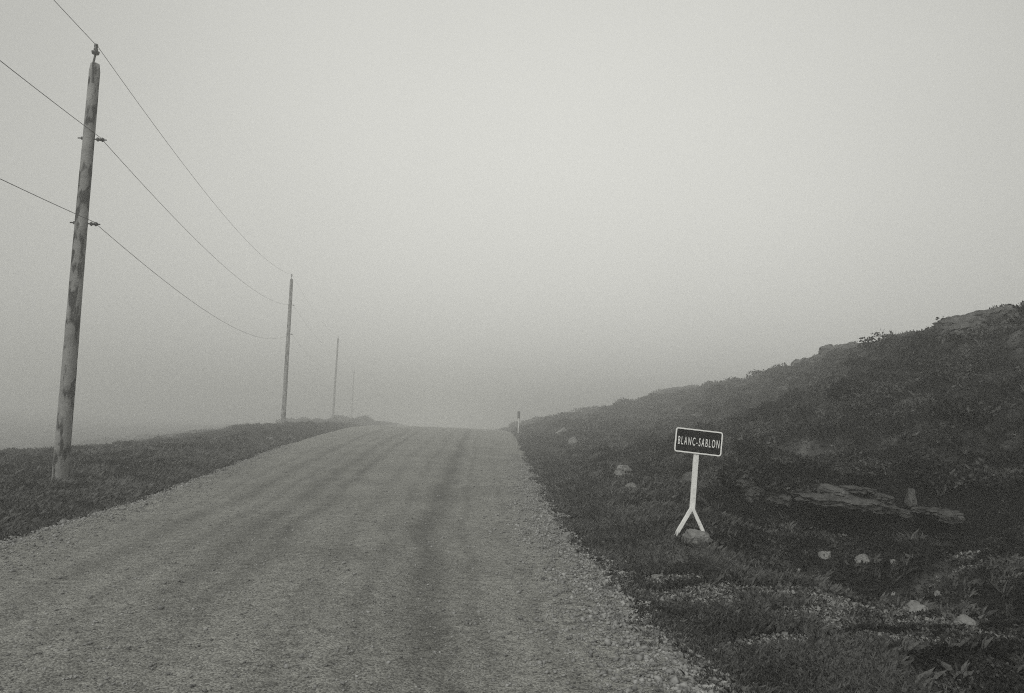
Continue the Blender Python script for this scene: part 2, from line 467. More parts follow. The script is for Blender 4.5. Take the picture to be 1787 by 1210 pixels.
# ------------------------------------------------------------------ ground cover
def build_cover(n, leaves=4):
    """leafy sprigs over all the heath, denser towards the camera"""
    d = 3.0 * (95 / 3.0) ** (rng.random(n) ** 0.80)
    ang = np.radians(rng.uniform(-40, 40, n))
    x = d * np.sin(ang); y = d * np.cos(ang)
    _, dout = terrain(x, y, False)
    keep = dout > (-0.12 + 0.45 * rng.random(n))
    # sparser next to the road
    keep &= (rng.random(n) < 0.12 + 0.9 * sstep(0.1, 1.3, dout))
    for cx, cy, cr in CLEAR:
        keep &= ((x - cx) ** 2 + (y - cy) ** 2 > cr * cr) | (rng.random(n) < 0.06)
    x, y, d = x[keep], y[keep], d[keep]
    z, dout = terrain(x, y)
    n = len(x)
    pal = pale_at(x, y)
    size = (0.010 + 0.00065 * d) * rng.uniform(0.6, 1.5, n)
    tall = 0.7 + 0.8 * sstep(-0.05, 0.25, fbm(x, y, 1.3, 3)) * sstep(0.5, 3, dout)
    tone = fbm(x, y, 0.22, 2) * 0.35 - 0.07 * sstep(2.0, 5.0, x - XR(y))
    VV = []; TT = []; PP = []
    for k in range(leaves):
        az = rng.uniform(0, 2 * np.pi, n); el = rng.uniform(0.15, 1.25, n)
        L = size * rng.uniform(1.3, 2.8, n) * tall; Wd = size * rng.uniform(0.45, 1.0, n)
        dx, dy, dz = np.cos(az) * np.cos(el), np.sin(az) * np.cos(el), np.sin(el)
        a2 = az + np.pi / 2 + rng.normal(0, .4, n)
        sx, sy = np.cos(a2), np.sin(a2); sz = rng.normal(0, .35, n)
        ox = x + rng.normal(0, 1, n) * size; oy = y + rng.normal(0, 1, n) * size; oz = z - 0.2 * size + rng.random(n) * size * 1.5 * tall
        p0 = np.c_[ox - sx * Wd * .3, oy - sy * Wd * .3, oz]
        p1 = np.c_[ox + dx * L * .55 + sx * Wd, oy + dy * L * .55 + sy * Wd, oz + dz * L * .55 + sz * Wd]
        p2 = np.c_[ox + dx * L, oy + dy * L, oz + dz * L]
        p3 = np.c_[ox + dx * L * .45 - sx * Wd, oy + dy * L * .45 - sy * Wd, oz + dz * L * .45 - sz * Wd]
        VV.append(np.stack([p0, p1, p2, p3], 1).reshape(-1, 3))
        tt = tone + rng.normal(0, .07, n)
        TT.append(np.repeat(tt, 4)); PP.append(np.repeat(np.clip(pal * rng.uniform(0, 1.2, n), 0, 1), 4))
    V = np.concatenate(VV)
    Fq = np.arange(len(V)).reshape(-1, 4)
    o = raw_mesh('heath_plants', V, Fq, M['heath'], 4, False, {'tone': np.concatenate(TT), 'pale': np.concatenate(PP)})
    tag(o, 'dark low heath and grass covering the hillside and both verges', 'heath', kind='stuff')
    print('cover', len(Fq))

def build_scrub():
    """the thick wind-cropped scrub of the slope, bush against bush"""
    C_ = []
    n = 2600
    d = 11.5 * (150 / 11.5) ** rng.random(n); ang = np.radians(rng.uniform(-36, 37, n))
    x = d * np.sin(ang); y = d * np.cos(ang); z, dout = terrain(x, y, False)
    dr = x - XR(y)
    yl = np.interp(x, LX, LY)
    right = (dr > 1.2 + 0.02 * d + 1.6 * rng.random(n)) & (y > yl + 0.22) & (rng.random(n) < sstep(0.5, 5, dr) + .1)
    left = (XL(y) - x > 1.3 + 0.02 * d) & (rng.random(n) < 0.9)
    keep = right | left
    x, y, z, d, right = x[keep], y[keep], z[keep], d[keep], right[keep]
    nb = len(x)
    rad = (0.20 + 0.010 * d) * rng.uniform(.6, 1.5, nb) * np.where(right, 1, .8)
    hgt = rad * rng.uniform(.35, .75, nb) * np.where(right, 1, .75)
    per = 520
    q = rng.normal(0, 1, (nb, per, 3)); q /= np.linalg.norm(q, axis=2, keepdims=True); q[:, :, 2] = np.abs(q[:, :, 2])
    lob = rng.uniform(0, 6.28, (nb, 1, 3))
    rr = 0.86 + 0.22 * np.sin(q[:, :, 0] * 5 + lob[:, :, 0]) * np.cos(q[:, :, 1] * 5 + lob[:, :, 1]) + rng.normal(0, .09, (nb, per))
    q = q * rr[:, :, None]
    c = np.stack([x[:, None] + q[:, :, 0] * rad[:, None], y[:, None] + q[:, :, 1] * rad[:, None], z[:, None] - .04 + q[:, :, 2] * hgt[:, None]], -1).reshape(-1, 3)
    m_ = len(c)
    L = np.repeat((0.012 + 0.0011 * d), per) * rng.uniform(.6, 1.6, m_)
    d1 = rng.normal(0, 1, (m_, 3)) + np.array([0, 0, .5]); d1 /= np.linalg.norm(d1, axis=1, keepdims=True)
    d2 = rng.normal(0, 1, (m_, 3)); d2 -= (d1 * d2).sum(1, keepdims=True) * d1; d2 /= np.linalg.norm(d2, axis=1, keepdims=True)
    V = np.stack([c - d1 * L[:, None], c + d2 * L[:, None] * .55, c + d1 * L[:, None], c - d2 * L[:, None] * .55], 1).reshape(-1, 3)
    tone = np.repeat(np.repeat(rng.normal(0.0, .13, nb), per) + rng.normal(0, .08, m_), 4)
    o = raw_mesh('scrub', V, np.arange(4 * m_).reshape(-1, 4), M['shrub'], 4, False, {'tone': tone, 'pale': np.zeros(4 * m_)})
    tag(o, 'dense lumpy dark scrub crowding the slope behind the sign up to the ridge', 'scrub', kind='stuff'); print('scrub', nb)
def build_grass(n):
    d = 3.2 * (45 / 3.2) ** (rng.random(n) ** 0.85); ang = np.radians(rng.uniform(-38, 38, n))
    x = d * np.sin(ang); y = d * np.cos(ang)
    _, dout = terrain(x, y, False)
    keep = (dout > -0.22 + 0.5 * rng.random(n) ** .6) & (fbm(x, y, 0.8, 3) + 0.25 * np.exp(-((dout - .6) / .8) ** 2) + rng.normal(0, .05, n) - 0.5 * pale_at(x, y) > 0.07 + 0.22 * sstep(2.5, 5, x - XR(y)))
    for cx, cy, cr in CLEAR: keep &= ((x - cx) ** 2 + (y - cy) ** 2 > cr * cr * .8) | (rng.random(n) < .15)
    x, y, d, dout = x[keep], y[keep], d[keep], dout[keep]; z, _ = terrain(x, y); n = len(x)
    VV = []; TT = []
    for k in range(9):
        az = rng.uniform(0, 6.283, n); L = (0.065 + 0.0034 * d) * rng.uniform(.6, 1.7, n) * (0.55 + 0.6 * sstep(0, 1.2, dout)); lean = rng.uniform(.15, .9, n)
        w_ = (0.0022 + 0.00055 * d) * rng.uniform(.7, 1.3, n)
        ox = x + rng.normal(0, .022, n); oy = y + rng.normal(0, .022, n)
        dx, dy = np.cos(az), np.sin(az); sx, sy = -dy, dx
        def pt(f, off):
            b = lean * f * f
            return np.c_[ox + dx * L * b + sx * w_ * off, oy + dy * L * b + sy * w_ * off, z - .01 + L * f * (1 - .35 * b)]
        VV.append(np.stack([pt(0, -1), pt(0, 1), pt(.6, .7), pt(1, 0)], 1).reshape(-1, 3))
        TT.append(np.repeat(rng.normal(.14, .10, n), 4))
    V = np.concatenate(VV)
    o = raw_mesh('grass', V, np.arange(len(V)).reshape(-1, 4), M['grass'], 4, False, {'tone': np.concatenate(TT), 'pale': np.zeros(len(V))})
    tag(o, 'thin dry grass growing in tufts through the heath and along the gravel edge', 'grass', kind='stuff'); print('grass', n)
OCT = np.array([[1, 0, 0], [-1, 0, 0], [0, 1, 0], [0, -1, 0], [0, 0, 1], [0, 0, -1]], float)
OF = np.array([[0, 2, 4], [2, 1, 4], [1, 3, 4], [3, 0, 4], [2, 0, 5], [1, 2, 5], [3, 1, 5], [0, 3, 5]])
def build_gravel(n):
    y = 3.2 * (34 / 3.2) ** (rng.random(n) ** 0.9)
    r = rng.random(n)
    w_ = XR(y) - XL(y)
    x = np.where(r < 0.45, XL(y) + w_ * rng.random(n), XR(y) - np.abs(rng.normal(0.05, 0.45, n)) + rng.random(n) ** 2 * 0.7)
    lft = r > 0.85
    x = np.where(lft, XL(y) + np.abs(rng.normal(0, 0.35, n)) - 0.4 * rng.random(n) ** 2, x)
    edge = (r >= 0.45)
    z, dout = terrain(x, y)
    s = np.where(edge, rng.gamma(1.8, 0.0050, n) + 0.003, rng.gamma(1.1, 0.0038, n) + 0.002)
    s = np.clip(s, 0.003, 0.05)
    A = rng.normal(0, 1, (n, 3)); A /= np.linalg.norm(A, axis=1, keepdims=True)
    B = rng.normal(0, 1, (n, 3)); B -= (A * B).sum(1, keepdims=True) * A; B /= np.linalg.norm(B, axis=1, keepdims=True)
    Cc = np.cross(A, B)
    a, b, c = s * rng.uniform(.8, 1.4, n), s * rng.uniform(.6, 1.1, n), s * rng.uniform(.45, .8, n)
    V = (A[:, None] * (OCT[None, :, 0:1] * a[:, None, None]) + B[:, None] * (OCT[None, :, 1:2] * b[:, None, None]) + Cc[:, None] * (OCT[None, :, 2:3] * c[:, None, None]))
    V = V * rng.uniform(.75, 1.2, (n, 6, 1))
    V[:, :, 2] *= 0.7
    V += np.c_[x, y, z + 0.006 + s * 0.25][:, None]
    Fq = (OF[None] + (np.arange(n) * 6)[:, None, None]).reshape(-1, 3)
    o = raw_mesh('gravel', V.reshape(-1, 3), Fq, M['stone'], 3)
    tag(o, 'loose grey gravel strewn over the road and banked along its edges', 'gravel', kind='stuff')
build_gravel(90000)

# ------------------------------------------------------------------ rocks
CLEAR = [(_f[0], _f[1], 0.28)]
def rock(name, px, py, wpx, hpx, depth, seed, m, label, cat='rock', flat=0.0, sink=0.36, rot=0.0, group=None, lo=3.0, dist=None, blocky=0.0):
    """a rock whose foot is where the pixel's ray meets the ground; sizes given in pixels there"""
    p, Y = hit(px, py, lo)
    if dist: p = at(px, py, dist); Y = dist
    s = Y / FPX; ww, hh = wpx * s / 2, hpx * s
    r = np.random.default_rng(seed)
    bm = bmesh.new()
    bmesh.ops.create_icosphere(bm, subdivisions=4, radius=1.0)
    planes = []
    for k in range(14):
        d = r.normal(0, 1, 3); d[2] = abs(d[2]) * 0.8; d /= np.linalg.norm(d)
        planes.append((d, r.uniform(0.58, 0.88)))
    off = r.uniform(0, 50, 3)
    for v in bm.verts:
        q = np.array(v.co)
        if blocky: q = np.sign(q) * np.abs(q) ** (1 - 0.5 * blocky); q = q / max(1, np.abs(q).max() * 1.0)
        for d, t in planes:
            e = q @ d - t
            if e > 0: q = q - d * e * 0.97
        n1 = float(fbm(np.array([q[0] * 2 + off[0] + q[2]]), np.array([q[1] * 2 + off[1] + q[2] * 1.7]), 1.0, 4, .55)[0])
        n2 = float(fbm(np.array([q[0] * 6 + off[1] + q[2] * 3]), np.array([q[1] * 6 + off[2] - q[2] * 4]), 1.0, 3, .6)[0])
        q = q * (1 + 0.45 * n1 + 0.16 * n2)
        if flat:   # bedding ledges
            zz = q[2]; st = 0.28
            q[2] = zz * (1 - flat) + flat * (math.floor(zz / st) * st + st * 0.5)
            q[0] += flat * 0.10 * math.sin(zz * 11 + off[2]); q[1] += flat * 0.08 * math.cos(zz * 9 + off[2])
        v.co = q
    bmesh.ops.scale(bm, vec=(ww, depth / 2, hh * (0.5 + sink)), verts=bm.verts)
    bmesh.ops.rotate(bm, cent=(0, 0, 0), matrix=Matrix.Rotation(rot, 3, 'Y'), verts=bm.verts)
    CLEAR.append((p[0], p[1] - 0.05, min(ww * 0.9, 0.35)))
    o = link(name, bm, M[m], smooth=False)
    o.location = (p[0], p[1] + depth * 0.25, p[2] + hh * (0.62 - sink))
    tag(o, label, cat, group)
    return o
rock('rock', 1222, 950, 62, 26, 0.35, 3, 'palerock', 'pale rounded boulder lying against the right foot of the town name sign', rot=0.28)
rock('rock', 1206, 912, 14, 18, 0.12, 5, 'rock', 'small grey stone seen between the splayed legs of the sign')
rock('rock', 1203, 850, 34, 24, 0.4, 9, 'darkrock', 'dull grey rock in the heath just behind the sign post')
rock('rock', 1090, 833, 44, 18, 0.5, 12, 'rock', 'flat grey rock with a dark underside in the heath left of the sign', flat=0.5)
rock('rock', 1102, 855, 26, 13, 0.25, 14, 'palerock', 'small pale stone just below the flat grey rock left of the sign')
rock('rock', 984, 760, 30, 14, 0.7, 21, 'rock', 'grey rock fading in fog above the road edge')
rock('rock', 1000, 774, 16, 10, 0.5, 22, 'rock', 'smaller rock just under the fogged rock above the road edge')
rock('rock', 466, 770, 24, 8, 0.8, 24, 'rock', 'low stone in the left verge near the second pole')
rock('rock', 109, 915, 16, 8, 0.1, 26, 'palerock', 'small white stone on the left edge of the gravel below the near pole')
rock('rock', 1601, 1070, 54, 17, 0.22, 31, 'palerock', 'long low pale rock in the turf at the lower right', flat=0.3)
rock('rock', 1690, 1092, 48, 15, 0.22, 33, 'rock', 'grey rock in the turf at the far lower right corner')
rock('rock', 1506, 982, 34, 11, 0.2, 39, 'palerock', 'tilted pale stone on the ground below the peat bank', rot=-0.5)
rock('rock', 1443, 974, 26, 11, 0.2, 38, 'rock', 'little grey stone left of the tilted pale stone')
rock('rock', 988, 945, 30, 14, 0.2, 41, 'rock', 'grey stone half buried in the right edge of the gravel')
rock('rock', 1185, 985, 56, 12, 0.25, 43, 'darkrock', 'mossy flat rock on the ground in front of the sign')
rock('rock', 1300, 770, 26, 12, 0.6, 44, 'darkrock', 'mossy low boulder on the slope above and right of the sign panel')
for k, (qx, qy, qw, qh, lb) in enumerate([
        (1145, 1010, 18, 8, 'small flat pale stone between the gravel edge and the mossy flat rock'),
        (1262, 1012, 14, 7, 'little pale stone in the turf right of the mossy flat rock'),
        (1330, 1040, 20, 8, 'low grey stone in the turf midway between the sign and the bottom edge'),
        (1395, 1000, 14, 7, 'little grey stone in the turf below the little stone of the peat bank'),
        (1455, 1060, 22, 9, 'low pale stone in the turf left of the long low pale rock'),
        (1560, 1040, 12, 6, 'tiny pale stone just above the long low pale rock'),
        (1640, 1040, 16, 8, 'small grey stone up and right of the long low pale rock'),
        (1560, 1120, 22, 9, 'low grey stone in the turf below the long low pale rock'),
        (1370, 1110, 18, 8, 'small pale stone lowest in the turf, nearest the gravel'),
        (1560, 985, 16, 8, 'small grey stone right of the tilted pale stone')]):
    rock('stone', qx, qy, qw, qh, random.uniform(.06, .12), 300 + k, 'palerock' if 'pale' in lb.split(' stone')[0] else 'rock', lb, 'stone', group='small stones scattered in the turf')
# layered outcrops: each slab a part
def slab_bm(c, w_, d_, h_, seed, tilt=(0, 0, 0)):
    r = np.random.default_rng(seed); off = r.uniform(0, 60, 2)
    bm = bmesh.new(); bmesh.ops.create_cube(bm, size=2.0)
    bmesh.ops.subdivide_edges(bm, edges=bm.edges, cuts=13, use_grid_fill=True)
    co = np.array([v.co for v in bm.verts])
    ang = np.arctan2(co[:, 1], co[:, 0])
    rad = 1 + 0.9 * fbm(np.cos(ang) * 1.4 + off[0], np.sin(ang) * 1.4 + off[1], 1.0, 4, .6)
    # round the corners in plan, keep the broken edge sharp in section
    nrm = np.maximum(np.abs(co[:, 0]), np.abs(co[:, 1])) + 1e-6; l2 = np.hypot(co[:, 0], co[:, 1]) + 1e-6
    k = (nrm / l2) * 0.5 + 0.5
    x = co[:, 0] * k * rad; y = co[:, 1] * k * rad; z = co[:, 2]
    side = np.maximum(0, nrm - 0.6) / 0.4
    bed = fbm(z * 0.9 + off[0], z * 0 + off[1], 0.5, 2) * 0.18 * side
    x = x * (1 + bed); y = y * (1 + bed)
    jit = fbm(x * 3 + off[0], y * 3 + z * 2, 1.0, 3, .6)
    big = fbm(x * 0.9 + off[1], y * 0.9, 1.0, 2)
    jn = fbm(x * 7 + off[1], y * 7 + z * 3, 1.0, 3, .6)
    crk = -0.5 * np.exp(-((x - 0.5 * np.sin(off[0]) + 0.25 * y) / .05) ** 2) * side
    x = x + jit * 0.34 + jn * .08; y = y + jit * 0.4 + jn * .08 + 0.4 * crk * np.sign(y); z = z * (1 - 0.6 * side * (z > 0)) + 0.9 * jit + 0.25 * jn + 0.8 * big
    for v, a, b, e in zip(bm.verts, x, y, z): v.co = (a * w_ / 2, b * d_ / 2, e * h_ / 2)
    for ax_, a in zip('XYZ', tilt):
        bmesh.ops.rotate(bm, cent=(0, 0, 0), matrix=Matrix.Rotation(a, 3, ax_), verts=bm.verts)
    bmesh.ops.translate(bm, vec=Vector([float(q) for q in c]), verts=bm.verts)
    return bm
def outcrop(label, slabs, group=None, m='ledge'):
    """slabs: (px, py, distance, width px, height px, depth m, seed, tilt)"""
    root = None
    for px, py, Y, wp, hp, dp, seed, tilt in slabs:
        c = at(px, py, Y); sc_ = Y / FPX
        if root is None:
            root = empty('rock_outcrop', c); tag(root, label, 'outcrop', group)
        bm = slab_bm(c + np.array([0, dp * 0.35, 0]), wp * sc_, dp, hp * sc_, seed, (tilt[1], tilt[0], tilt[2]))
        link('slab', bm, M[m if len(slabs) < 9 else m], root)
def line(p0, p1, Y0, Y1, n, w_, h_, d_, seed, slope=0.0, jy=3):
    r = np.random.default_rng(seed); out = []
    for k in range(n):
        f = (k + .5) / n
        out.append((p0[0] + (p1[0] - p0[0]) * f + r.normal(0, w_ * .1), p0[1] + (p1[1] - p0[1]) * f + r.normal(0, jy), Y0 + (Y1 - Y0) * f + r.normal(0, .08),
                    w_ * r.uniform(.7, 1.3), h_ * r.uniform(.7, 1.4), d_ * r.uniform(.8, 1.3), seed * 10 + k, (slope + r.normal(0, .05), r.normal(0, .04), r.uniform(-.5, .5))))
    return out
outcrop('large layered rock ledge jutting from the foot of the hill with a dark hollow beneath',
    line((1440, 872), (1540, 882), 11.7, 11.8, 2, 86, 17, .9, 1, .1, 2) + line((1550, 888), (1600, 896), 11.85, 11.9, 2, 40, 12, .7, 2, .15, 3)
    + line((1480, 862), (1540, 870), 11.9, 12.0, 2, 40, 12, .7, 3, .1) + [(1468, 862, 12.0, 70, 18, .6, 47, (.22, .1, .1))]
    + line((1440, 905), (1640, 925), 12.4, 12.4, 5, 60, 26, .5, 4, .08))
outcrop('thin slab over a dark recess right of the layered ledge', line((1618, 894), (1668, 903), 11.6, 11.6, 2, 44, 13, .7, 5, .08, 3) + line((1660, 888), (1720, 896), 12.0, 11.9, 2, 40, 10, .5, 6, .05))
outcrop('square topped crag on the skyline at the right', line((1695, 560), (1787, 545), 20, 19, 3, 46, 26, 1.4, 7, -.15, 2) + line((1690, 578), (1787, 572), 19.8, 18.8, 3, 50, 20, 1.4, 8, -.1), 'crags along the skyline', 'darkrock')
outcrop('blocky crag on the skyline at mid hill', line((1458, 612), (1500, 614), 50, 48, 2, 32, 18, 3, 9, 0, 2) + line((1440, 628), (1510, 622), 49, 46, 3, 36, 16, 3, 10, -.1), 'crags along the skyline', 'darkrock')
outcrop('long flat crag on the skyline between the blocky crag and the square topped one', line((1530, 600), (1610, 588), 38, 29, 4, 34, 16, 2, 11, -.12, 2), 'crags along the skyline', 'darkrock')
outcrop('low step of rock on the skyline above the sign', line((1165, 682), (1215, 678), 100, 96, 3, 24, 10, 4, 12, -.05, 1), 'crags along the skyline', 'darkrock')
outcrop('broken crag on the skyline left of the blocky crag', line((1370, 652), (1430, 634), 64, 54, 4, 22, 15, 3, 13, -.1, 2), 'crags along the skyline', 'darkrock')
outcrop('mossy rock face low on the slope between the sign and the layered ledge', line((1290, 842), (1370, 856), 12.8, 12.6, 3, 36, 12, .6, 14, .1) + line((1300, 862), (1380, 872), 12.6, 12.4, 3, 36, 16, .6, 15, .1))
outcrop('dark rock band high on the hillside near the right edge', line((1530, 690), (1680, 705), 20.6, 17.6, 5, 40, 11, .8, 16, .1, 5), None, 'darkrock')
outcrop('dark rock band in the middle of the hillside above the layered ledge', line((1360, 745), (1480, 760), 24, 20, 4, 36, 10, .8, 17, .1, 4), None, 'darkrock')
rock('rock', 1594, 880, 18, 26, 0.3, 71, 'darkrock', 'upright narrow stone standing on the bank above the dark slab', dist=11.8, blocky=0.3, sink=0.2)
build_cover(560000, 4)
build_grass(90000)
build_scrub()
# ------------------------------------------------------------------ poles
def tube(bm, pts, rad, seg=8, cap=True):
    rings = []
    for i, p in enumerate(pts):
        p = Vector(p)
        a = Vector(pts[max(0, i - 1)]); b = Vector(pts[min(len(pts) - 1, i + 1)])
        t = (b - a).normalized()
        e1 = t.orthogonal().normalized() if abs(t.z) > 0.98 else t.cross(Vector((0, 0, 1))).normalized()
        e2 = t.cross(e1)
        r_ = rad[i] if hasattr(rad, '__len__') else rad
        rings.append([bm.verts.new(p + (e1 * math.cos(q) + e2 * math.sin(q)) * r_) for q in [2 * math.pi * k / seg for k in range(seg)]])
    for a, b in zip(rings[:-1], rings[1:]):
        for k in range(seg):
            bm.faces.new((a[k], a[(k + 1) % seg], b[(k + 1) % seg], b[k]))
    if cap:
        bm.faces.new(rings[0][::-1]); bm.faces.new(rings[-1])
    bmesh.ops.recalc_face_normals(bm, faces=bm.faces)

def pole(bpx, tpx, Y, label, attach):
    rs = 0.85 if Y < 30 else 1.1
    b = Vector(at(*bpx, Y)); t = Vector(at(*tpx, Y))
    L = (t - b).length; ax = (t - b).normalized()
    root = empty('utility_pole', b); tag(root, label, 'utility pole', 'utility poles along the left verge')
    e1 = Vector((1, 0.16, 0)); e1 = (e1 - ax * e1.dot(ax)).normalized(); e2 = ax.cross(e1)
    bm = bmesh.new(); seg = 20; rings = []
    N = 60
    for i in range(N + 1):
        f = i / N; s = -0.8 + (L + 0.8) * f
        r_ = (0.185 - 0.060 * f) * rs
        if i >= N - 1: r_ *= 1.0 if i == N - 1 else 0.82
        c = b + ax * s
        ring = []
        for k in range(seg):
            q = 2 * math.pi * k / seg
            rr = r_ * (1 + 0.03 * math.sin(q * 3 + s * 0.7) + 0.02 * random.uniform(-1, 1))
            ring.append(bm.verts.new(c + (e1 * math.cos(q) + e2 * math.sin(q)) * rr))
        rings.append(ring)
    for a, c in zip(rings[:-1], rings[1:]):
        for k in range(seg): bm.faces.new((a[k], a[(k + 1) % seg], c[(k + 1) % seg], c[k]))
    bm.faces.new(rings[-1]); bm.faces.new(rings[0][::-1])
    link('shaft', bm, M['pole'], root, True)
    pts = []
    # ridge pin and top insulator
    bm = bmesh.new(); p0 = t - ax * 0.45 - e2 * 0.13 * rs + e1 * 0.02; p1 = t + ax * 0.22 - e1 * 0.01
    tube(bm, [p0, t - ax * 0.05 - e2 * 0.13 * rs, p1], 0.022)
    pin = link('ridge_pin', bm, M['metal'], root)
    bm = bmesh.new()
    tube(bm, [p1 - ax * .02, p1 + ax * .0, p1 + ax * .05, p1 + ax * .06, p1 + ax * .12, p1 + ax * .14, p1 + ax * .17, p1 + ax * .22],
         [.03, .07, .085, .04, .045, .03, .045, .035], 16)
    link('insulator', bm, M['porcelain'], root, True)
    pts.append(p1 + ax * 0.15 + e1 * 0.05)
    for frac in attach:
        c = t - ax * (L * frac)
        rr = (0.125 + 0.06 * frac) * rs
        bm = bmesh.new(); tube(bm, [c - e1 * (rr + 0.10), c + e1 * (rr + 0.24)], 0.014)
        tube(bm, [c - e1 * (rr + 0.03), c - e1 * (rr - 0.01)], 0.035)
        link('bolt', bm, M['metal'], root)
        bm = bmesh.new(); s0 = c + e1 * (rr + 0.04)
        tube(bm, [s0, s0 + e1 * .03, s0 + e1 * .05, s0 + e1 * .09, s0 + e1 * .11, s0 + e1 * .15], [.03, .048, .028, .028, .048, .034], 14)
        link('insulator', bm, M['porcelain'], root, True)
        pts.append(s0 + e1 * 0.07 + ax * 0.045)
    return pts
def pole_mat():
    mt = mat('weathered_pole_wood', 0.14, 0.30, 2.2, 8, bump=0.5, bscale=20)
    n = mt.node_tree; b = n.nodes['Principled BSDF']
    tc = [q for q in n.nodes if q.type == 'TEX_COORD'][0]
    mp = n.nodes.new('ShaderNodeMapping'); mp.inputs['Scale'].default_value = (5, 5, 1.7)
    sp = n.nodes.new('ShaderNodeTexNoise'); sp.inputs['Scale'].default_value = 1.3; sp.inputs['Detail'].default_value = 3
    n.links.new(tc.outputs['Object'], mp.inputs[0]); n.links.new(mp.outputs[0], sp.inputs['Vector'])
    r_ = n.nodes.new('ShaderNodeValToRGB'); r_.color_ramp.elements[0].position = 0.42; r_.color_ramp.elements[0].color = (0.2,) * 3 + (1,)
    r_.color_ramp.elements[1].position = 0.49; r_.color_ramp.elements[1].color = (1, 1, 1, 1)
    n.links.new(sp.outputs['Fac'], r_.inputs['Fac'])
    src = b.inputs['Base Color'].links[0].from_socket
    mx = n.nodes.new('ShaderNodeMix'); mx.data_type = 'RGBA'; mx.blend_type = 'MULTIPLY'; mx.inputs['Factor'].default_value = 1
    n.links.new(src, mx.inputs['A']); n.links.new(r_.outputs[0], mx.inputs['B']); n.links.new(mx.outputs['Result'], b.inputs['Base Color'])
    return mt
M['pole'] = pole_mat()
A1 = pole((103, 848), (166, 112), 16.5, 'tall mottled wooden utility pole at the left, nearest and darkest of the row', (0.185, 0.39))
A2 = pole((494, 737), (509, 487), 70.0, 'middle utility pole of the row, grey in the fog beyond the crest', (0.185, 0.39))
A3 = pole((581, 728), (590, 590), 140.0, 'third utility pole of the row, a faint short line in the fog', (0.185, 0.39))
A4 = pole((613, 732), (618, 648), 210.0, 'farthest utility pole, almost lost in the fog right of the third one', (0.185, 0.39))
shift = Vector((6.0, -38.0, 0.0))
names = ['topmost power line, running over the pole tops', 'middle power line, held on the side of the poles', 'lowest power line, sagging towards the middle pole']
SAG = [0.95, 1.0, 1.25]
for k in range(3):
    start = A1[k] + shift + Vector((0, 0, -0.6))
    pts = []
    for a, b, sg in [(start, A1[k], 0.7), (A1[k], A2[k], SAG[k]), (A2[k], A3[k], SAG[k]), (A3[k], A4[k], SAG[k])]:
        for i in range(48):
            f = i / 48; p = a.lerp(b, f); p.z -= 4 * sg * f * (1 - f); pts.append(p)
    pts.append(A4[k])
    bm = bmesh.new(); tube(bm, pts, 0.006, 6)
    o = link('power_line', bm, M['wire']); tag(o, names[k], 'power line', 'power lines strung between the poles')
    if k == 2 or True:
        for q in (30, 40, 46, 52, 58, 66, 76, 88): print('wire', k, q, [round(c) for c in project(pts[q])])

